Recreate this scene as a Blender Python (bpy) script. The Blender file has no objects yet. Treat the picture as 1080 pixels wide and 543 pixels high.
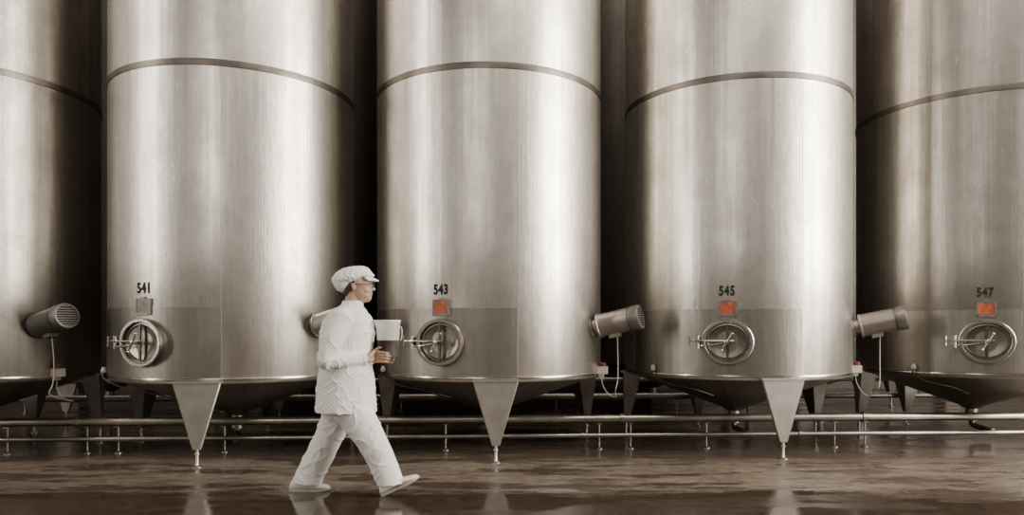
import bpy, bmesh, math, random
from mathutils import Vector, Matrix, noise
random.seed(5)
C = bpy.context.scene
COL = C.collection
PI = math.pi
F = 755.0; H = 1.174
def R(d): return math.radians(d)

# ---------------------------------------------------------------- helpers
def obj(name, bm, mat, parent=None, sharp=35):
    bmesh.ops.recalc_face_normals(bm, faces=bm.faces)
    me = bpy.data.meshes.new(name); bm.to_mesh(me); bm.free()
    for p in me.polygons: p.use_smooth = True
    if sharp: me.set_sharp_from_angle(angle=R(sharp))
    me.materials.append(mat)
    o = bpy.data.objects.new(name, me); COL.objects.link(o)
    if parent: o.parent = parent
    return o
def thing(name, label, cat, loc=(0,0,0), rz=0, group=None):
    o = bpy.data.objects.new(name, None); COL.objects.link(o)
    o.location = loc; o.rotation_euler = (0,0,rz); o.empty_display_size = .2
    o['label'] = label; o['category'] = cat
    if group: o['group'] = group
    return o
def struct(name, bm, mat):
    o = obj(name, bm, mat); o['kind'] = 'structure'; return o
def V(*a): return Vector(a)
def ring(bm, pts): return [bm.verts.new(p) for p in pts]
def bridge(bm, a, b):
    n = len(a)
    for i in range(n):
        j = (i+1) % n
        bm.faces.new((a[i], a[j], b[j], b[i]))
def lathe(bm, O, N, U, W, prof, seg=32, ru=0.0, rw=0.0, cap0=True, cap1=True, closed=False):
    rs = []
    for r, n in prof:
        rs.append(ring(bm, [O + N*n + U*(math.cos(2*PI*i/seg)*(r+ru)) + W*(math.sin(2*PI*i/seg)*(r+rw)) for i in range(seg)]))
    for a, b in zip(rs, rs[1:]): bridge(bm, a, b)
    if closed: bridge(bm, rs[-1], rs[0])
    else:
        if cap0: bm.faces.new(rs[0])
        if cap1: bm.faces.new(rs[-1])
X, Y, Z = V(1,0,0), V(0,1,0), V(0,0,1)
def vlathe(bm, O, prof, seg=32, **k): lathe(bm, Vector(O), Z, X, Y, prof, seg, **k)
def box(bm, O, U, W, N, su, sw, sn):
    vs = {}
    for a in (-1,1):
        for b in (-1,1):
            for c in (-1,1):
                vs[a,b,c] = bm.verts.new(O + U*(a*su/2) + W*(b*sw/2) + N*(c*sn/2))
    for f in (((-1,-1,-1),(-1,-1,1),(-1,1,1),(-1,1,-1)), ((1,-1,-1),(1,1,-1),(1,1,1),(1,-1,1)),
              ((-1,-1,-1),(1,-1,-1),(1,-1,1),(-1,-1,1)), ((-1,1,-1),(-1,1,1),(1,1,1),(1,1,-1)),
              ((-1,-1,-1),(-1,1,-1),(1,1,-1),(1,-1,-1)), ((-1,-1,1),(1,-1,1),(1,1,1),(-1,1,1))):
        bm.faces.new([vs[k] for k in f])
def catmull(P, n=8):
    P = [Vector(p) for p in P]; out = []
    Q = [P[0]*2-P[1]] + P + [P[-1]*2-P[-2]]
    for i in range(1, len(Q)-2):
        for k in range(n):
            t = k/n; a,b,c,d = Q[i-1],Q[i],Q[i+1],Q[i+2]
            out.append(.5*((2*b)+(c-a)*t+(2*a-5*b+4*c-d)*t*t+(3*b-a-3*c+d)*t**3))
    out.append(P[-1]); return out
def sweep(bm, pts, r, seg=12):
    pts = [Vector(p) for p in pts]; n = len(pts)
    if not isinstance(r, (list, tuple)): r = [r]*n
    t0 = (pts[1]-pts[0]).normalized()
    u = t0.orthogonal().normalized(); rs = []
    for i in range(n):
        t = (pts[min(i+1,n-1)] - pts[max(i-1,0)]).normalized()
        u = (u - t*u.dot(t)).normalized(); w = t.cross(u)
        rs.append(ring(bm, [pts[i] + u*(r[i]*math.cos(2*PI*k/seg)) + w*(r[i]*math.sin(2*PI*k/seg)) for k in range(seg)]))
    for a, b in zip(rs, rs[1:]): bridge(bm, a, b)
    bm.faces.new(rs[0]); bm.faces.new(rs[-1])
def capsule(bm, p0, p1, r0, r1, seg=16):
    p0, p1 = Vector(p0), Vector(p1); a = (p1-p0).normalized()
    u = a.orthogonal().normalized(); w = a.cross(u); rs = []
    for (p, r, ts) in ((p0, r0, (-88,-65,-40,-20,0)), (p1, r1, (0,20,40,65,88))):
        for t in ts:
            c = p + a*(r*math.sin(R(t))); q = r*math.cos(R(t))
            rs.append(ring(bm, [c + u*(q*math.cos(2*PI*k/seg)) + w*(q*math.sin(2*PI*k/seg)) for k in range(seg)]))
    for x, y in zip(rs, rs[1:]): bridge(bm, x, y)
    bm.faces.new(rs[0]); bm.faces.new(rs[-1])
def chain(bm, P, r, seg=14):
    for i in range(len(P)-1): capsule(bm, P[i], P[i+1], r[i], r[i+1], seg)
def ellip(bm, c, rad, rot=(0,0,0), low=1.0, seg=24):
    from mathutils import Euler
    M = Euler([R(a) for a in rot]).to_matrix()
    rs = []
    for j in range(1, seg//2):
        th = PI*j/(seg//2); zz = -math.cos(th); q = math.sin(th)
        if zz < 0: zz *= low
        rs.append(ring(bm, [Vector(c) + M @ V(rad[0]*q*math.cos(2*PI*k/seg), rad[1]*q*math.sin(2*PI*k/seg), rad[2]*zz) for k in range(seg)]))
    for a, b in zip(rs, rs[1:]): bridge(bm, a, b)
    bm.faces.new(rs[0]); bm.faces.new(rs[-1])
def loft(bm, secs, seg=28):
    rs = []
    for c, u, ru, w, rw in secs:
        rs.append(ring(bm, [Vector(c) + u*(ru*math.cos(2*PI*k/seg)) + w*(rw*math.sin(2*PI*k/seg)) for k in range(seg)]))
    for a, b in zip(rs, rs[1:]): bridge(bm, a, b)
    bm.faces.new(rs[0]); bm.faces.new(rs[-1])
def remeshed(name, bm, mat, parent, vox, smooth=3, fn=None):
    bmesh.ops.recalc_face_normals(bm, faces=bm.faces)
    me = bpy.data.meshes.new('tmp'); bm.to_mesh(me); bm.free()
    t = bpy.data.objects.new('tmp', me); COL.objects.link(t)
    m = t.modifiers.new('r', 'REMESH'); m.mode = 'VOXEL'; m.voxel_size = vox
    s = t.modifiers.new('s', 'SMOOTH'); s.factor = .5; s.iterations = smooth
    dg = bpy.context.evaluated_depsgraph_get(); dg.update()
    nm = bpy.data.meshes.new_from_object(t.evaluated_get(dg), depsgraph=dg)
    bpy.data.objects.remove(t); nm.name = name
    if fn:
        ns = [v.normal.copy() for v in nm.vertices]
        for v, nn in zip(nm.vertices, ns): v.co += nn*fn(v.co)
    for p in nm.polygons: p.use_smooth = True
    nm.materials.clear(); nm.materials.append(mat)
    o = bpy.data.objects.new(name, nm); COL.objects.link(o); o.parent = parent
    return o

# ---------------------------------------------------------------- materials
class NT:
    def __init__(s, name):
        s.m = bpy.data.materials.new(name); s.m.use_nodes = True
        s.t = s.m.node_tree; s.b = s.t.nodes['Principled BSDF']
    def n(s, typ, **k):
        x = s.t.nodes.new(typ)
        for a, v in k.items(): setattr(x, a, v)
        return x
    def l(s, a, b): s.t.links.new(a, b)
    def math(s, op, a, b=None, c=None):
        x = s.n('ShaderNodeMath', operation=op)
        for i, v in enumerate((a, b, c)):
            if v is None: continue
            if isinstance(v, (int, float)): x.inputs[i].default_value = v
            else: s.l(v, x.inputs[i])
        return x.outputs[0]
    def noise(s, vec, scale, detail=4, rough=.55):
        x = s.n('ShaderNodeTexNoise'); x.inputs['Scale'].default_value = scale
        x.inputs['Detail'].default_value = detail; x.inputs['Roughness'].default_value = rough
        s.l(vec, x.inputs['Vector']); return x.outputs['Fac']
    def map(s, v, a, b, c, d, smooth=False):
        x = s.n('ShaderNodeMapRange')
        if smooth: x.interpolation_type = 'SMOOTHSTEP'
        s.l(v, x.inputs[0])
        for i, q in enumerate((a, b, c, d)): x.inputs[1+i].default_value = q
        return x.outputs[0]
    def mix(s, f, a, b):
        x = s.n('ShaderNodeMix', data_type='RGBA')
        if isinstance(f, (int, float)): x.inputs[0].default_value = f
        else: s.l(f, x.inputs[0])
        for i, v in ((6, a), (7, b)):
            if isinstance(v, tuple): x.inputs[i].default_value = (*v, 1)
            else: s.l(v, x.inputs[i])
        return x.outputs[2]
    def bump(s, h, st, d):
        x = s.n('ShaderNodeBump'); x.inputs['Strength'].default_value = st; x.inputs['Distance'].default_value = d
        s.l(h, x.inputs['Height']); s.l(x.outputs[0], s.b.inputs['Normal'])
def simple(name, col, rough=.5, metal=0.0, nz=.12, scale=12, alpha=None, bump=.0):
    k = NT(name); tc = k.n('ShaderNodeTexCoord').outputs['Object']
    f = k.noise(tc, scale)
    dark = tuple(c*(1-nz) for c in col); lite = tuple(min(1, c*(1+nz)) for c in col)
    k.l(k.mix(k.map(f, .3, .7, 0, 1), dark, lite), k.b.inputs['Base Color'])
    k.b.inputs['Roughness'].default_value = rough; k.b.inputs['Metallic'].default_value = metal
    if alpha: k.b.inputs['Alpha'].default_value = alpha
    if bump: k.bump(f, bump, .01)
    return k.m
def steel(name, lo, hi, r0, r1, stain=False):
    k = NT(name); tc = k.n('ShaderNodeTexCoord').outputs['Object']
    sp = k.n('ShaderNodeSeparateXYZ'); k.l(tc, sp.inputs[0])
    ang = k.math('ARCTAN2', sp.outputs[0], k.math('MULTIPLY', sp.outputs[1], -1.0))
    oi = k.n('ShaderNodeObjectInfo')
    rnd = k.math('MULTIPLY', oi.outputs['Random'], 9.0)
    def vec(a, z):
        c = k.n('ShaderNodeCombineXYZ')
        k.l(k.math('MULTIPLY', ang, a), c.inputs[0]); k.l(k.math('MULTIPLY', sp.outputs[2], z), c.inputs[2])
        k.l(rnd, c.inputs[1])
        return c.outputs[0]
    streak = k.noise(vec(8, .22), 1.5, 6, .62)
    fine = k.noise(vec(75, .8), 1.5, 3, .6)
    blotch = k.noise(vec(1.6, 1.1), 1.5, 6, .65)
    spk = k.noise(vec(6, 4), 1.8, 7, .7)
    f = k.math('ADD', k.math('MULTIPLY', streak, .38), k.math('ADD', k.math('MULTIPLY', fine, .14), k.math('ADD', k.math('MULTIPLY', spk, .14), k.math('MULTIPLY', blotch, .34))))
    f = k.map(f, .39, .61, 0, 1)
    if stain:
        runs = k.map(k.noise(vec(14, .22), 1.6, 5, .65), .46, .64, 0, 1)
        low = k.map(sp.outputs[2], 2.4, 3.55, 0, 1, True); up = k.map(sp.outputs[2], 3.54, 3.56, 1, 0)
        st = k.math('MULTIPLY', k.math('MULTIPLY', runs, low), up)
        smud = k.map(k.noise(vec(2.2, 1.8), 1.7, 8, .7), .51, .67, 0, .55)
        scr = k.map(k.noise(vec(30, 9), 1.3, 2, .5), .70, .74, 0, .6)
        f = k.math('ADD', k.math('MULTIPLY', f, k.math('SUBTRACT', 1.0, k.math('MULTIPLY', k.math('MAXIMUM', st, smud), .75))), scr)
    k.l(k.mix(f, lo, hi), k.b.inputs['Base Color'])
    k.l(k.map(k.math('ADD', k.math('MULTIPLY', streak, .5), k.math('MULTIPLY', blotch, .5)), .35, .65, r1, r0), k.b.inputs['Roughness'])
    k.b.inputs['Metallic'].default_value = 1
    k.bump(k.math('ADD', k.math('MULTIPLY', fine, .25), k.math('ADD', k.math('MULTIPLY', blotch, 1.8), k.math('MULTIPLY', streak, .35))), .16, .02)
    return k.m
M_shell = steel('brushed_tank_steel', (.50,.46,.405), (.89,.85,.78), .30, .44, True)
M_shelld = steel('shaded_end_tank_steel', (.29,.263,.23), (.52,.482,.43), .31, .45, True)  # same tank steel; light fall-off at the row ends put into the colour
M_seam = steel('weld_steel', (.42,.385,.34), (.66,.62,.56), .34, .46)
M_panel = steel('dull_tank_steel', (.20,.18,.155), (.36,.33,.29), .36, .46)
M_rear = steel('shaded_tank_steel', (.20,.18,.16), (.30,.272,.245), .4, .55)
M_cone = steel('cone_steel', (.22,.195,.17), (.36,.325,.285), .38, .5)
M_band = simple('band_steel', (.17,.148,.125), .42, 1.0, .3, 5)
M_pol = simple('polished_steel', (.58,.54,.485), .22, 1.0, .1, 9)
M_hatch = simple('hatch_steel', (.42,.385,.34), .27, 1.0, .2, 9)
M_door = simple('hatch_door_steel', (.24,.215,.185), .34, 1.0, .25, 6)
M_pipe = simple('pipe_steel', (.38,.345,.30), .32, 1.0, .3, 3)
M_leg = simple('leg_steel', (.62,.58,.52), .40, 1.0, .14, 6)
M_legd = simple('shaded_leg_steel', (.29,.26,.23), .45, 1.0, .14, 6)  # darker copy of the leg steel, shade under the tanks is in the colour
M_dk = simple('dark_steel', (.12,.105,.09), .4, 1.0, .2, 10)
M_motor = simple('motor_casing', (.36,.325,.285), .40, .85, .12, 8)
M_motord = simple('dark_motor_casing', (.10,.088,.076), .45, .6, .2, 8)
M_mcap = simple('motor_end_cap', (.20,.18,.155), .45, .8, .2, 8)
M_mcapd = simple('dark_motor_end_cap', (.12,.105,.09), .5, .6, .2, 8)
M_black = simple('black_recess', (.012,.010,.009), .6, 0, .1)
M_ink = simple('black_lettering', (.006,.005,.004), .7, 0, .05)
M_cable = simple('pale_cable', (.45,.41,.355), .5, 0, .1)
M_box = simple('pale_plastic', (.60,.555,.495), .45, 0, .1)
M_boxcap = simple('red_brown_plastic', (.16,.030,.022), .4, 0, .2)
M_tagp = simple('tag_holder_grey', (.22,.20,.17), .45, .6, .3, 30)
M_tago = simple('orange_card', (.40,.095,.04), .5, 0, .45, 22)
M_taggrey = simple('faded_grey_card', (.22,.18,.15), .5, 0, .4, 25)

k = NT('wet_concrete'); tc = k.n('ShaderNodeTexCoord').outputs['Object']
sp = k.n('ShaderNodeSeparateXYZ'); k.l(tc, sp.inputs[0])
mp = k.n('ShaderNodeMapping'); mp.inputs['Scale'].default_value = (.34, 1.3, 1); k.l(tc, mp.inputs[0])
n1 = k.noise(mp.outputs[0], 1.3, 6, .6); n2 = k.noise(tc, 11, 6, .7); n3 = k.noise(mp.outputs[0], 2.2, 7, .64)
n5 = k.noise(mp.outputs[0], 5.0, 7, .7)
yy = k.math('ADD', sp.outputs[1], k.math('MULTIPLY', k.math('SUBTRACT', n3, .5), 1.6))
fore = k.map(yy, 5.12, 5.42, 1, 0, True)
back = k.map(yy, 6.25, 6.9, 0, 1, True)  # darker, glossier floor under the tanks
pud = k.map(n3, .49, .58, 0, 1, True)
wet_dark = k.math('MAXIMUM', k.math('MAXIMUM', k.math('MULTIPLY', fore, .95), k.math('MULTIPLY', back, .8)), k.math('MULTIPLY', pud, .8))
c_dry = k.mix(k.map(k.math('ADD', k.math('MULTIPLY', n2, .5), k.math('MULTIPLY', n5, .5)), .4, .6, 0, 1), (.085,.062,.045), (.235,.186,.142))
c_wet_dark = k.mix(k.map(n2, .3, .7, 0, 1), (.028,.019,.013), (.066,.045,.032))
k.l(k.mix(wet_dark, c_dry, c_wet_dark), k.b.inputs['Base Color'])
ro = k.math('ADD', k.map(wet_dark, 0, 1, .38, .04), k.math('MULTIPLY', k.map(n1, .46, .56, 0, 1, True), .20))
k.l(ro, k.b.inputs['Roughness'])
dryk = k.math('SUBTRACT', 1.0, k.math('MULTIPLY', wet_dark, .90))
k.bump(k.math('MULTIPLY', k.math('ADD', n2, n3), dryk), .3, .02)
M_floor = k.m
M_wall = simple('dark_cladding', (.080,.062,.050), .7, 0, .3, .8)
M_beam = simple('dark_beam', (.16,.132,.108), .6, 0, .2, 2)

# ---------------------------------------------------------------- setting
bm = bmesh.new(); box(bm, V(0,4,-.05), X, Y, Z, 34, 24, .1); struct('floor', bm, M_floor)
bm = bmesh.new(); box(bm, V(0,15,5), X, Y, Z, 34, .2, 10); struct('wall_back', bm, M_wall)
bm = bmesh.new(); box(bm, V(0,9.6,10.05), X, Y, Z, 34, 11, .1); struct('shade_ceiling', bm, M_wall)  # unseen; spans only the tank area, added to keep the rear dark
n = 0
for xx in (-9,-6,-3,0,3,6,9,12):
    n += 1
    bm = bmesh.new(); box(bm, V(xx,14.75,5), X, Y, Z, .3, .3, 10); struct('trim_%d' % n, bm, M_beam)
for zz in (2.2, 4.6):
    n += 1
    bm = bmesh.new(); box(bm, V(0,14.5,zz), X, Y, Z, 34, .2, .25); struct('trim_%d' % n, bm, M_beam)

# ---------------------------------------------------------------- tanks
RT = 1.17; PHI = R(4.6)
def pt(az, r, z): a = R(az); return V(r*math.sin(a), -r*math.cos(a), z)
class Fr:
    def __init__(s, az, r, z):
        a = R(az); s.O = pt(az, r, z); s.U = V(math.cos(a), math.sin(a), 0); s.N = V(math.sin(a), -math.cos(a), 0)
    def P(s, u, w, n): return s.O + s.U*u + Z*w + s.N*n
def curved(bm, a0, a1, z0, z1, r, th, steps=24):
    inn, out = [], []
    for i in range(steps+1):
        a = a0+(a1-a0)*i/steps
        out.append((bm.verts.new(pt(a,r+th,z0)), bm.verts.new(pt(a,r+th,z1))))
        inn.append((bm.verts.new(pt(a,r-.002,z0)), bm.verts.new(pt(a,r-.002,z1))))
    for i in range(steps):
        bm.faces.new((out[i][0],out[i+1][0],out[i+1][1],out[i][1]))
        bm.faces.new((inn[i][0],inn[i][1],inn[i+1][1],inn[i+1][0]))
        bm.faces.new((out[i][1],out[i+1][1],inn[i+1][1],inn[i][1]))
        bm.faces.new((out[i][0],inn[i][0],inn[i+1][0],out[i+1][0]))
    for e in (0, -1): bm.faces.new((out[e][0],out[e][1],inn[e][1],inn[e][0]))
def make_leg(t, az, mat):
    f = Fr(az, 0, 0)
    bm = bmesh.new()
    def sec(w, wb, n0, n1, z, e): return ring(bm, [f.P(-wb,z,n1), f.P(-w,z,n0-e), f.P(-w+e,z,n0), f.P(w-e,z,n0), f.P(w,z,n0-e), f.P(wb,z,n1)])
    a = sec(.205,.13,RT+.020,RT-.17,.742,.010); a2 = sec(.198,.128,RT+.018,RT-.17,.70,.010)
    b = sec(.040,.034,RT+.018,RT-.04,.17,.006); c = sec(.036,.032,RT+.016,RT-.03,.155,.006)
    for p, q in ((a,a2),(a2,b),(b,c)): bridge(bm, p, q)
    bm.faces.new(a); bm.faces.new(c)
    leg = obj('leg', bm, mat, t, 20)
    bm = bmesh.new(); box(bm, f.P(0,.738,RT+.01), f.U, Z, f.N, .43, .012, .06); obj('leg_lip', bm, mat, leg)
    bm = bmesh.new(); vlathe(bm, f.P(0,0,RT-.005), [(.042,0),(.042,.008),(.020,.018),(.013,.03),(.013,.105),(.022,.11),(.022,.125),(.013,.127),(.013,.165)], 20)
    obj('foot', bm, mat, leg)
def tank_base(name, label, loc, shellm, conem, legm, group, legs=(0,108,-108,180)):
    t = thing(name, label, 'storage tank', loc, PHI, group)
    bm = bmesh.new()
    vlathe(bm, (0,0,0), [(RT-.05,.715),(RT-.018,.722),(RT,.75),(RT,2.0),(RT,3.55),(RT,5.5),(RT,7.6),(RT-.1,7.75),(.2,8.1)], 160)
    obj('shell', bm, shellm, t)
    bm = bmesh.new()
    vlathe(bm, (0,0,0), [(RT-.06,.72),(.13,.36),(.09,.33),(.06,.32),(.06,.20),(.0605,.19)], 96)
    obj('cone_bottom', bm, conem, t)
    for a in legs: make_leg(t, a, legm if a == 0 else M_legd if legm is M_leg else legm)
    return t
def text_mesh(body, w, h):
    cu = bpy.data.curves.new('txt', 'FONT'); cu.body = body; cu.size = 1; cu.align_x = 'CENTER'; cu.offset = .042; cu.resolution_u = 6
    cu.space_character = 1.15
    o = bpy.data.objects.new('txt', cu); COL.objects.link(o)
    dg = bpy.context.evaluated_depsgraph_get(); dg.update()
    me = bpy.data.meshes.new_from_object(o.evaluated_get(dg), depsgraph=dg)
    bpy.data.objects.remove(o)
    xs = [v.co.x for v in me.vertices]; ys = [v.co.y for v in me.vertices]
    x0, x1, y0, y1 = min(xs), max(xs), min(ys), max(ys)
    for v in me.vertices:
        v.co.x = ((v.co.x-x0)/(x1-x0)-.5)*w; v.co.y = ((v.co.y-y0)/(y1-y0)-.5)*h
    return me
def front_tank(loc, label, number, haz, card, shellm, sz, mm, maz=58.4):
    t = tank_base('storage_tank', label, loc, shellm, M_cone, M_leg, 'steel storage tanks of the front row')
    bm = bmesh.new()
    vlathe(bm, (0,0,0), [(RT-.002,sz-.032),(RT+.006,sz-.028),(RT+.008,sz),(RT+.006,sz+.028),(RT-.002,sz+.032)], 160, closed=True); obj('band', bm, M_band, t)
    bm = bmesh.new()
    vlathe(bm, (0,0,0), [(RT-.004,.745),(RT+.008,.750),(RT+.010,.758),(RT+.008,.766),(RT-.002,.772)], 160, closed=True); obj('base_rim', bm, M_pol, t)
    bm = bmesh.new(); curved(bm, 9.6, 9.95, .775, sz-.04, RT, .0015, 2); obj('weld_seam', bm, M_seam, t)
    bm = bmesh.new(); curved(bm, -31, -30.7, sz+.04, 7.5, RT, .0015, 2); obj('weld_seam', bm, M_seam, t)
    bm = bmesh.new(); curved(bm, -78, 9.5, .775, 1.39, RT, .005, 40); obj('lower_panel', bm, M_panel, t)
    if haz is not None:
        f = Fr(haz, RT-.01, 1.08); a, b = .20, .178
        bm = bmesh.new()
        lathe(bm, f.O, f.N, f.U, Z, [(.0,-.03),(.0,.055),(.006,.062),(.030,.062),(.036,.056),(.036,.040),(.026,.034),(.022,-.03)], 56, a, b, closed=True)
        mh = obj('manhole', bm, M_hatch, t)
        bm = bmesh.new()
        lathe(bm, f.O, f.N, f.U, Z, [(-.004,-.02),(-.004,.034),(-.02,.036),(-.03,.022),(-.09,.012),(-.14,.008)], 56, a, b)
        obj('manhole_door', bm, M_door, mh)
        bm = bmesh.new()
        sweep(bm, catmull([f.P(-.345,.01,.075), f.P(-.25,.012,.088), f.P(-.1,.012,.092), f.P(.06,.012,.092)]), .009, 10)
        sweep(bm, catmull([f.P(-.27,-.03,.05), f.P(-.2,-.035,.075), f.P(-.1,-.02,.075), f.P(0,-.0,.07)]), .007, 10)
        box(bm, f.P(-.265,.0,.035), f.U, Z, f.N, .026, .09, .09)
        vlathe(bm, f.P(-.265,-.06,.075), [(.012,0),(.012,.12)], 12)
        sweep(bm, [f.P(-.345,-.035,.075), f.P(-.345,.055,.075)], .009, 10)
        obj('hinge_arm', bm, M_pol, mh)
        bm = bmesh.new()
        box(bm, f.P(0,0,.052), f.U, Z, f.N, .022, 2*b-.03, .014)
        obj('crossbar', bm, M_dk, mh)
        bm = bmesh.new()
        lathe(bm, f.P(0,0,.045), f.N, f.U, Z, [(.014,0),(.014,.075),(.022,.08),(.022,.10),(.01,.106)], 16)
        for q in (60, 240):
            d = f.U*math.cos(R(q)) + Z*math.sin(R(q)); c = f.P(0,0,.135)
            sweep(bm, [c, c+d*.085], [.009,.007], 10)
            ellip(bm, c+d*.09, (.012,.012,.012), seg=12)
        obj('handwheel', bm, M_pol, mh)
    if number:
        me = text_mesh(number, .142, .098)
        for v in me.vertices:
            az = haz + math.degrees(v.co.x/RT) - .4
            v.co = pt(az, RT+.0035, 1.56 + v.co.y)
        me.materials.append(M_ink)
        o = bpy.data.objects.new('number_lettering', me); COL.objects.link(o); o.parent = t
        o['label'] = 'black stencilled number ' + number
        f = Fr(haz, RT, 1.395)
        bm = bmesh.new(); box(bm, f.P(.0,0,.006), f.U, Z, f.N, .165, .145, .014)
        box(bm, f.P(0,.078,.012), f.U, Z, f.N, .05, .02, .018); box(bm, f.P(.0,-.064,.014), f.U, Z, f.N, .165, .022, .014)
        for s in (-1,1): box(bm, f.P(s*.075,0,.014), f.U, Z, f.N, .018, .145, .014)
        hd = obj('tag_holder', bm, M_tagp, t)
        bm = bmesh.new(); box(bm, f.P(.0,.004,.0145), f.U, Z, f.N, .13, .11, .005)
        obj('tag_card', bm, card, hd)
    f = Fr(maz, RT-.02, 1.215); D = (f.N*math.cos(R(12)) + Z*math.sin(R(12))).normalized(); U = f.U; W = D.cross(U)
    bm = bmesh.new()
    lathe(bm, f.O, D, U, W, [(.10,-.03),(.10,.035),(.075,.04),(.07,.075),(.10,.08),(.122,.085),(.122,.10),(.114,.105),(.114,.40)], 40)
    mo = obj('agitator_motor', bm, mm, t)
    bm = bmesh.new()
    lathe(bm, f.O, D, U, W, [(.112,.415),(.120,.42),(.120,.495),(.112,.51),(.098,.512),(.098,.498),(.108,.49),(.108,.40)], 40, closed=True)
    for q in range(-4,5):
        hw = math.sqrt(.104**2-(q*.022)**2)
        box(bm, f.O + D*.503 + W*(q*.022), U, W, D, hw*2, .009, .008)
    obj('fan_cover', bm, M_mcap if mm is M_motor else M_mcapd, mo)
    bm = bmesh.new(); lathe(bm, f.O, D, U, W, [(.106,.47),(.106,.485)], 32)
    obj('fan_recess', bm, M_black, mo)
    bm = bmesh.new(); box(bm, f.O + D*.25 - Z*.125, D, U, Z, .10, .08, .04); obj('terminal_box', bm, mm, mo)
    g = Fr(67, RT, .79)
    bm = bmesh.new(); box(bm, g.P(0,0,.045), g.U, Z, g.N, .085, .075, .09); box(bm, g.P(0,-.05,.03), g.U, Z, g.N, .05, .04, .05)
    sb = obj('sensor_box', bm, M_box, t)
    bm = bmesh.new(); lathe(bm, g.P(0,.037,.045), Z, g.U, g.N, [(.034,0),(.034,.03),(.024,.04)], 20); obj('sensor_cap', bm, M_boxcap, sb)
    c0 = f.O + D*.27 - Z*.14
    bm = bmesh.new()
    sweep(bm, catmull([c0, c0-Z*.15+f.U*.015, V(c0.x,c0.y,.85)+f.U*.02, V(c0.x,c0.y,.70)+f.U*.01, V(c0.x,c0.y,.60)+f.N*-.02, g.P(.05,-.27,.17), g.P(.015,-.25,.11), g.P(-.01,-.16,.05), g.P(0,-.07,.03)]), .0045, 10)
    obj('cable', bm, M_cable, t)
    bm = bmesh.new()
    sweep(bm, catmull([pt(-62,RT+.03,.80), pt(-62,RT+.03,.74), pt(-58,RT-.09,.665), pt(-48,.88,.605), pt(-40,.64,.53)]), .009, 12)
    dp = obj('drain_pipe', bm, M_dk, t)
    bm = bmesh.new(); vlathe(bm, pt(-62,RT+.03,.79), [(.018,0),(.025,.01),(.025,.03),(.018,.035),(.018,.05),(.01,.055)], 18); obj('pipe_cap', bm, M_box, dp)
    bm = bmesh.new(); sweep(bm, catmull([V(0,0,.21), V(0,-.02,.14), V(.05,-.12,.11), V(.05,-.20,.10), V(.05,-.26,.10)]), .03, 14); obj('outlet_pipe', bm, M_dk, t)
    return t
CX = {-2:(-5.45,7.158), -1:(-2.825,7.372), 0:(-.239,7.586), 1:(2.419,7.80), 2:(5.147,8.014)}
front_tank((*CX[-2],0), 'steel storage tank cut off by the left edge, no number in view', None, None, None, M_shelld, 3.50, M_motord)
front_tank((*CX[-1],0), 'tall brushed steel storage tank numbered 541, just behind the walking person', '541', -24.6, M_taggrey, M_shell, 3.52, M_motor, 52)
front_tank((*CX[0],0), 'tall brushed steel storage tank numbered 543 in the middle of the row', '543', -24.6, M_tago, M_shell, 3.57, M_motor)
front_tank((*CX[1],0), 'tall brushed steel storage tank numbered 545 with an orange tag', '545', -24.6, M_tago, M_shell, 3.56, M_motor)
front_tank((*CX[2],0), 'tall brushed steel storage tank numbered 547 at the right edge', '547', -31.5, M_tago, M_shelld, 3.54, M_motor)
names = {-2:'behind the unnumbered left-edge tank', -1:'behind the tank numbered 541', 0:'behind the tank numbered 543', 1:'behind the tank numbered 545', 2:'behind the tank numbered 547'}
for q in range(-2, 3):
    x = -.239 + q*2.658 - 3.2*math.sin(PHI); y = 7.586 + q*.214 + 3.2*math.cos(PHI)
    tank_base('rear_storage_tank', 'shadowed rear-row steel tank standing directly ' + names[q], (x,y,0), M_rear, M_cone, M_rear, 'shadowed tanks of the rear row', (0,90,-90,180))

# ---------------------------------------------------------------- pipes
def at(px, Yd): return (px-540)/F*Yd
SL = math.tan(R(3))
def longpipe(name, label, y0, z, r, mat, x0=-7.5, x1=9, fl=()):
    t = thing(name, label, 'pipe', (0,y0,z))
    bm = bmesh.new(); sweep(bm, [V(x0,x0*SL,0), V(0,0,0), V(x1,x1*SL,0)], r, 20); obj('pipe_run', bm, mat, t)
    for x in fl:
        bm = bmesh.new(); O = V(x, x*SL, 0); N = V(1,SL,0).normalized()
        lathe(bm, O, N, V(-N.y,N.x,0), Z, [(r-.002,-.02),(r+.010,-.018),(r+.010,-.003),(r+.004,0),(r+.010,.003),(r+.010,.018),(r-.002,.02)], 20, closed=True)
        obj('clamp', bm, mat, t)
longpipe('process_pipe', 'thick bright steel pipe running along the floor behind the front tank legs', 7.15, .303, .041, M_pipe, fl=(-4.2,-1.6,1.1,3.6))
longpipe('process_pipe', 'thin steel pipe running lowest, just above the floor under the tanks', 7.05, .150, .022, M_pipe, fl=(-3.1,.7,2.9))
longpipe('process_pipe', 'dark steel pipe farther back beneath the tanks, third pipe from the front', 9.0, .36, .04, M_legd)
longpipe('process_pipe', 'dark slender pipe farthest back, beyond the tank legs', 9.15, .56, .03, M_legd)
ords = ['first','second','third','fourth','fifth','sixth','seventh','eighth','ninth','tenth']
pxs = (8, 92, 125, 237, 470, 632, 665, 745, 880, 912)
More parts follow.
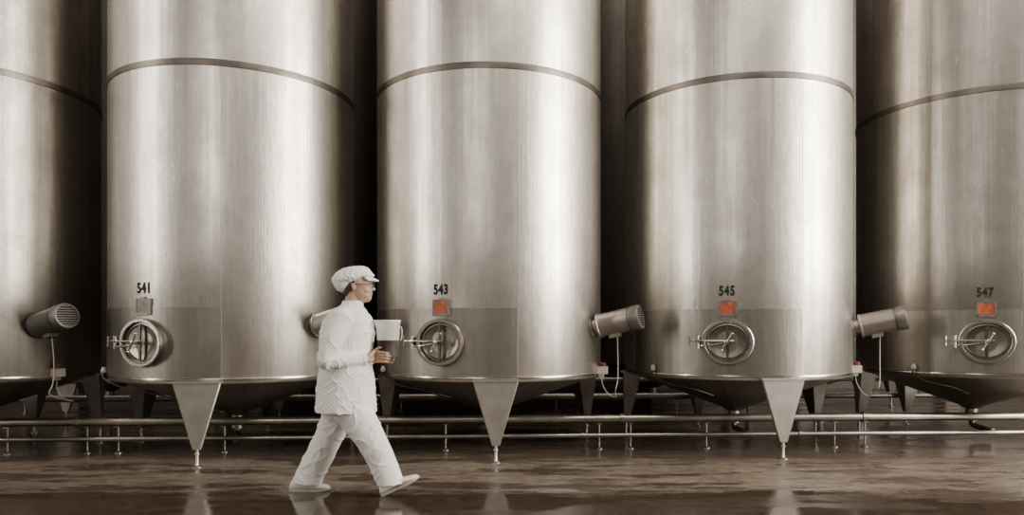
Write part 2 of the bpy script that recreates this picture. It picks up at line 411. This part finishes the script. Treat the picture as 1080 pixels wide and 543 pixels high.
for i, px in enumerate(pxs):
    x = at(px, 7.15); y = 7.15 + x*SL; x = at(px, y)
    t = thing('pipe_stand', 'small round-footed steel stand under the thick floor pipe, %s from the left' % ords[i], 'pipe stand', (x, y, 0), 0, 'pipe stands')
    bm = bmesh.new(); vlathe(bm, (0,0,0), [(.034,0),(.034,.008),(.012,.016),(.009,.02),(.009,.252)], 16); obj('post', bm, M_legd, t)
    bm = bmesh.new(); box(bm, V(0,0,.256), X, Y, Z, .05, .07, .008)
    obj('saddle', bm, M_legd, t)

# ---------------------------------------------------------------- person
def fabric(name, quilt):
    k = NT(name); tc = k.n('ShaderNodeTexCoord').outputs['Object']
    f = k.noise(tc, 60, 3); g = k.noise(tc, 5, 3)
    k.l(k.mix(k.map(g, .3, .7, 0, 1), (.72,.69,.635), (.86,.835,.785)), k.b.inputs['Base Color'])
    k.b.inputs['Roughness'].default_value = .85
    if quilt:
        sp = k.n('ShaderNodeSeparateXYZ'); k.l(tc, sp.inputs[0])
        wob = k.math('MULTIPLY', k.math('SUBTRACT', k.noise(tc, 9, 2), .5), .03)
        s = k.math('ADD', k.math('ADD', sp.outputs[0], wob), k.math('MULTIPLY', sp.outputs[1], .7))
        a = k.math('ABSOLUTE', k.math('SINE', k.math('MULTIPLY', k.math('ADD', s, sp.outputs[2]), 105.0)))
        b = k.math('ABSOLUTE', k.math('SINE', k.math('MULTIPLY', k.math('SUBTRACT', s, sp.outputs[2]), 105.0)))
        h = k.math('POWER', k.math('MULTIPLY', a, b), .5)
        k.bump(k.math('ADD', h, k.math('MULTIPLY', k.noise(tc, 22, 6, .7), 2.0)), .42, .006)
    else: k.bump(k.math('ADD', k.math('MULTIPLY', k.noise(tc, 14, 6, .65), 1.5), k.math('MULTIPLY', g, 2.0)), .4, .008)
    return k.m
M_coat = fabric('white_quilted_cotton', True); M_cloth = fabric('white_cotton', False)
M_skin = simple('skin', (.42,.27,.19), .5, 0, .10, 14, bump=.1)
M_lip = simple('lips', (.30,.15,.115), .45, 0, .08, 20)
M_hair = simple('dark_hair', (.045,.028,.02), .5, 0, .3, 90, bump=.5)
M_shoe = simple('white_shoe_leather', (.78,.75,.69), .4, 0, .05)
M_sole = simple('grey_sole', (.42,.39,.34), .6, 0, .1)
M_frame = simple('dark_glasses_frame', (.03,.02,.018), .3, 0, .1)
M_eye = simple('eye_white', (.75,.72,.68), .3, 0, .02)

PX, PY = (370-540)/144.9, 5.21
per = thing('person', 'person in white cap, quilted white coat and trousers, walking right carrying a jug', 'person', (PX,PY,0))
JX, JZ = .272, .990
bm = bmesh.new()
ellip(bm, (.055,0,1.530), (.098,.078,.103))
ellip(bm, (.080,0,1.464), (.076,.068,.078))
ellip(bm, (.098,0,1.494), (.060,.066,.062))
ellip(bm, (.124,0,1.422), (.028,.030,.021))
capsule(bm, (.045,0,1.425), (.118,0,1.420), .055, .030)
capsule(bm, (.148,0,1.514), (.168,0,1.484), .0075, .0120)
for s in (-1,1):
    ellip(bm, (.159,s*.011,1.481), (.011,.008,.008), seg=12)
    ellip(bm, (.112,s*.030,1.476), (.040,.034,.034), seg=20)
    ellip(bm, (.105,s*.026,1.440), (.040,.032,.026), seg=20)
    ellip(bm, (.140,s*.026,1.540), (.014,.022,.008), seg=12)
    ellip(bm, (.036,s*.080,1.498), (.014,.009,.026), rot=(0,-12,0), seg=16)
    ellip(bm, (.041,s*.083,1.482), (.008,.006,.010), seg=12)
ellip(bm, (.147,0,1.455), (.013,.022,.008), seg=14)
ellip(bm, (.144,0,1.441), (.013,.020,.009), seg=14)
capsule(bm, (.030,0,1.46), (.005,0,1.33), .060, .066)
loft(bm, [(V(-.02,0,.72),X,.13,Y,.15),(V(-.03,0,.85),X,.15,Y,.17),(V(-.03,0,1.0),X,.14,Y,.15),(V(-.02,0,1.17),X,.15,Y,.165),(V(-.01,0,1.29),X,.11,Y,.16),(V(0,0,1.35),X,.06,Y,.07)])
chain(bm, [(0,-.085,.78),(.165,-.09,.42),(.268,-.09,.11)], [.09,.055,.038]); capsule(bm, (.268,-.09,.10), (.36,-.09,.10), .034,.028)
chain(bm, [(-.05,.085,.78),(-.165,.09,.40),(-.335,.09,.10)], [.09,.055,.038]); capsule(bm, (-.335,.09,.065), (-.25,.09,.05), .034,.026)
def hand(sg, dz, da):
    el = V(-.115, sg*.235, .975); wr = V(.135, sg*.105, .985+dz)
    sh = V(-.03, sg*.17, 1.275)
    chain(bm, [sh, el, wr], [.052,.042,.027])
    def P(az, r, z): return V(JX + r*math.cos(R(az)), -sg*r*math.sin(R(az)), z)
    zc = 1.000+dz
    for zq in (-.026,-.009,.010,.026):
        chain(bm, [wr + V(.012, 0, zq*.55), P(205+da,.094,zc+zq), P(228+da,.088,zc+zq)], [.017,.016,.012], 12)
    L = (.88,1.0,.94,.78)
    for i in range(4):
        zf = zc + .031 - i*.0210; a0 = 226+da; span = 64*L[i]
        rad = .0735 + (max(zf,JZ)-JZ)*.05 + .0080
        pts = [P(a0,.088,zf)] + [P(a0+span*f, rad + (.005 if f < .8 else -.001), zf - .010*f) for f in (.42,.75,1.0)]
        chain(bm, pts, [.0110,.0098,.0088,.0075], 12)
    chain(bm, [wr + V(.022,0,.018), P(212+da,.100,zc+.040), P(226+da,.092,zc+.056), P(242+da,.089,zc+.062)], [.015,.0125,.0105,.008], 12)
hand(-1, 0.0, 0)
hand(1, -.012, 4)
remeshed('body', bm, M_skin, per, .0036, 3)

def wr(amp, fq, sx=1.0, rg=.6, sharp=6):
    def fn(c):
        a = noise.noise(V(c.x*fq, c.y*fq, c.z*fq*.45+2))
        q = noise.noise(V(c.x*fq*1.2-c.z*5*sx+3, c.y*fq*.6, c.z*fq*1.1+c.x*3*sx+1))
        q2 = noise.noise(V(c.x*fq*1.0+c.z*4*sx+9, c.y*fq*.6, c.z*fq*1.3-c.x*5*sx+4))
        r = max(0, 1-abs(q)*sharp)**2+max(0, 1-abs(q2)*sharp)**2*.8
        return amp*(a*.7+r*rg-.2)
    return fn
# coat
bm = bmesh.new()
S = [(.595,-.034,.222,.238),(.61,-.036,.222,.238),(.72,-.038,.214,.230),(.83,-.036,.205,.216),(.92,-.036,.194,.202),(1.0,-.036,.190,.192),(1.09,-.030,.198,.192),(1.17,-.022,.200,.198),(1.24,-.018,.184,.198),(1.29,-.016,.155,.186),(1.335,-.010,.120,.140),(1.365,.004,.082,.085),(1.395,.010,.072,.070)]
loft(bm, [(V(cx,0,z),X,rx,Y,ry) for z,cx,rx,ry in S], 40)
for sg in (-1,1):
    dz = 0 if sg < 0 else -.012
    chain(bm, [(-.025,sg*.165,1.258),(-.07,sg*.228,1.13),(-.115,sg*.258,.975)], [.084,.072,.062], 20)
    p0, p1 = V(-.115,sg*.258,.975), V(.135,sg*.110,.986+dz)
    d = (p1-p0).normalized(); u = d.cross(Z).normalized(); w = d.cross(u)
    loft(bm, [(p0-d*.02,u,.056,w,.058),(p0+d*.06,u,.056,w,.060),(p0+(p1-p0)*.6,u,.049,w,.052),(p1-d*.0,u,.043,w,.045)], 24)
remeshed('coat', bm, M_coat, per, .006, 3, wr(.014, 7, .8, .40, 5))
bm = bmesh.new()
lathe(bm, V(.012,0,1.375), V(.12,0,1).normalized(), X, Y, [(.070,-.01),(.069,.022),(.075,.024),(.080,-.01)], 32, closed=True)
obj('collar', bm, M_cloth, per)
bm = bmesh.new()
ellip(bm, (-.035,0,.70), (.160,.175,.13))
def leg(P, W):
    secs = []
    P = [Vector(p) for p in P]
    for i, p in enumerate(P):
        t = (P[min(i+1,len(P)-1)]-P[max(i-1,0)]).normalized()
        if i == len(P)-1: t = (t*.3 + V(0,0,-1)*.7).normalized()
        w = t.cross(Y).normalized()
        secs.append((p, w, W[i][0], Y, W[i][1]))
    loft(bm, secs, 28)
leg([(-.03,-.095,.74),(.010,-.1,.64),(.095,-.10,.52),(.168,-.10,.41),(.228,-.098,.29),(.275,-.096,.17),(.308,-.095,.085)], [(.125,.10),(.140,.108),(.130,.104),(.108,.096),(.102,.092),(.100,.09),(.102,.09)])
leg([(-.05,.095,.74),(-.085,.1,.64),(-.130,.1,.52),(-.185,.1,.40),(-.245,.098,.27),(-.305,.095,.15),(-.345,.092,.055)], [(.125,.10),(.135,.108),(.120,.104),(.106,.096),(.102,.092),(.102,.09),(.108,.09)])
remeshed('trousers', bm, M_cloth, per, .006, 3, wr(.014, 5.0, 1.0, .45, 5))
bm = bmesh.new()
ellip(bm, (.008,0,1.566), (.150,.106,.084), rot=(0,-13,0), low=.55, seg=32)
ellip(bm, (-.045,0,1.534), (.086,.090,.070), rot=(0,-10,0), seg=28)
ellip(bm, (.075,0,1.572), (.100,.088,.040), rot=(0,-8,0), low=.5, seg=28)
remeshed('cap', bm, M_cloth, per, .005, 3, wr(.010, 12))
bm = bmesh.new()
rs = []
for k_ in range(9):
    a = R(-62+124*k_/8); c, s = math.cos(a), math.sin(a)
    i0 = V(.075+.088*c, .084*s, 1.564); o0 = V(.085+.120*c, .088*s, 1.549-.004*c)
    rs.append([bm.verts.new(i0+Z*.006), bm.verts.new(o0+Z*.004), bm.verts.new(o0-Z*.004), bm.verts.new(i0-Z*.005)])
for a, b in zip(rs, rs[1:]): bridge(bm, a, b)
bm.faces.new(rs[0]); bm.faces.new(rs[-1])
obj('cap_peak', bm, M_cloth, per)
bm = bmesh.new()
ellip(bm, (.000,0,1.498), (.052,.078,.058)); ellip(bm, (.035,0,1.532), (.05,.081,.026)); ellip(bm, (-.02,0,1.462), (.034,.060,.040))
remeshed('hair', bm, M_hair, per, .004, 2, wr(.006, 40))
for s in (-1,1):
    bm = bmesh.new(); ellip(bm, (.146,s*.031,1.516), (.011,.012,.008), seg=14); e = obj('eye', bm, M_eye, per)
    bm = bmesh.new(); ellip(bm, (.1545,s*.031,1.516), (.0035,.005,.005), seg=10); obj('iris', bm, M_frame, e)
bm = bmesh.new(); ellip(bm, (.1500,0,1.4555), (.0115,.020,.0045), seg=16); ellip(bm, (.1470,0,1.4435), (.0115,.018,.0052), seg=16); obj('lips', bm, M_lip, per)
bm = bmesh.new()
for s in (-1,1):
    O = V(.168, s*.033, 1.512); N = V(1, s*.25, 0).normalized(); U = V(-N.y,N.x,0)
    lathe(bm, O, N, U, Z, [(0,-.002),(.003,-.002),(.003,.002),(0,.002)], 24, .023, .017, closed=True)
    sweep(bm, [V(.162,s*.056,1.517), V(.10,s*.079,1.517), V(.04,s*.086,1.514)], .0028, 8)
sweep(bm, [V(.172,-.010,1.516), V(.175,0,1.518), V(.172,.010,1.516)], .0025, 8)
obj('glasses', bm, M_frame, per)
def shoe(x, y, pitch):
    M = Matrix.Translation(V(x,y,0)) @ Matrix.Rotation(R(-pitch), 4, 'Y')
    bm = bmesh.new()
    sec = [(0,.020,.045),(.012,.034,.070),(.06,.040,.092),(.11,.040,.092),(.15,.043,.074),(.20,.050,.058),(.245,.049,.050),(.275,.038,.042),(.292,.018,.030)]
    rs = []
    for xx, hw, hh in sec:
        pts = []
        for q in range(20):
            a = 2*PI*q/20; ca, sa = math.cos(a), math.sin(a)
            yy = hw*math.copysign(abs(ca)**.75, ca); zz = .016 + (hh-.016)*(.5+.5*math.copysign(abs(sa)**.8, sa))
            pts.append(M @ V(xx, yy*(1 if sa < .3 else 1-.35*(sa-.3)), zz))
        rs.append(ring(bm, pts))
    for a, b in zip(rs, rs[1:]): bridge(bm, a, b)
    bm.faces.new(rs[0]); bm.faces.new(rs[-1])
    so = obj('shoe', bm, M_shoe, per)
    bm = bmesh.new(); top, bot = [], []
    out = [(-.004,.014)] + [(a-.002 if a < .1 else a+.004, b+.004) for a, b, _ in sec[1:-1]] + [(.298,.018)]
    loop = [(a,-b) for a,b in out] + [(a,b) for a,b in reversed(out)]
    for a, b in loop:
        lift = .012*max(0,(a-.2)/.1)**2
        bot.append(bm.verts.new(M @ V(a,b*.96,lift))); top.append(bm.verts.new(M @ V(a,b,.020+lift*.4)))
    bridge(bm, bot, top); bm.faces.new(top); bm.faces.new(bot)
    obj('sole', bm, M_sole, so)
shoe(.245, -.09, 25)
shoe(-.470, .09, 0)

# jug: frosted plastic, clearer in the lower part where it is full
kk = NT('clear_plastic'); kk.b.inputs['Base Color'].default_value = (.94,.91,.84,1); kk.b.inputs['Roughness'].default_value = .3
tcn = kk.n('ShaderNodeTexCoord').outputs['Object']; spn = kk.n('ShaderNodeSeparateXYZ'); kk.l(tcn, spn.inputs[0])
kk.l(kk.math('ADD', kk.map(spn.outputs[2], .118, .130, .03, .42, True), kk.map(kk.noise(tcn, 8), .3, .7, -.02, .05)), kk.b.inputs['Alpha'])
M_jug = kk.m
M_rim = simple('pale_plastic_rim', (.80,.77,.70), .3, 0, .05)
kl = NT('brown_liquid'); tcn = kl.n('ShaderNodeTexCoord').outputs['Object']
kl.l(kl.mix(kl.noise(tcn, 8), (.016,.005,.003), (.028,.009,.006)), kl.b.inputs['Base Color']); kl.b.inputs['Roughness'].default_value = .5
kl.b.inputs['Specular IOR Level'].default_value = .15
jug = thing('measuring_jug', 'clear plastic jug part filled with dark liquid held in both hands', 'jug', (PX+JX, PY, JZ))
def lip(bm):
    for v in bm.verts:
        if v.co.z > .2 and v.co.x < -.06: v.co.x -= .018*((v.co.z-.2)/.068)*max(0,1-(v.co.y/.045)**2)
bm = bmesh.new()
vlathe(bm, (0,0,0), [(.001,0),(.068,0),(.073,.006),(.079,.12),(.0795,.13),(.084,.20),(.088,.262)], 48, cap0=False, cap1=False); lip(bm)
obj('jug_body', bm, M_jug, jug)
bm = bmesh.new(); vlathe(bm, (0,0,0), [(.087,.256),(.091,.258),(.0925,.264),(.090,.270),(.086,.268)], 48, closed=True); lip(bm); obj('jug_rim', bm, M_rim, jug)
bm = bmesh.new(); sweep(bm, catmull([V(.082,0,.220), V(.094,0,.218), V(.101,0,.19), V(.099,0,.15), V(.091,0,.12), V(.077,0,.11)]), .004, 12); obj('jug_handle', bm, M_jug, jug)
bm = bmesh.new(); vlathe(bm, (0,0,0), [(.066,.004),(.0710,.01),(.0770,.122),(.0770,.124)], 40); obj('liquid', bm, kl.m, jug)

# ---------------------------------------------------------------- light
def area(name, loc, target, w, h, energy, col=(1,.945,.865)):
    l = bpy.data.lights.new(name, 'AREA'); l.shape = 'RECTANGLE'; l.size = w; l.size_y = h; l.energy = energy; l.color = col
    o = bpy.data.objects.new(name, l); COL.objects.link(o); o.location = loc
    d = Vector(target)-Vector(loc); o.rotation_euler = d.to_track_quat('-Z','Y').to_euler()
    return o
area('window_light_right', (12,2.2,5), (1,7,3), 5, 9, 3100)
area('window_light_left', (-11,1.5,5.5), (-2,7,3), .6, 9, 600)
area('front_fill', (-3.0,-6,6), (0,7,2), 3, 5, 200)  # added soft fill from behind the camera, no known source
area('overhead_fill', (3,1,9.5), (1,4.5,0), 6, 2.5, 420)  # added overhead fill for the person and the hall
area('row_gap_fill', (0,9.25,9.7), (0,9.3,0), 22, .5, 500)  # added lamp to brighten the black gaps between the tank rows
w = bpy.data.worlds.new('World'); C.world = w; w.use_nodes = True
bg = w.node_tree.nodes['Background']; bg.inputs[0].default_value = (.56,.50,.43,1); bg.inputs[1].default_value = .34

# ---------------------------------------------------------------- camera
cam = bpy.data.cameras.new('Camera'); co = bpy.data.objects.new('Camera', cam); COL.objects.link(co)
co.location = (0,0,H); co.rotation_euler = (R(90),0,0)
cam.sensor_width = 36; cam.lens = F/1080*36; cam.shift_y = (350-271.5)/1080; cam.clip_end = 100
C.camera = co
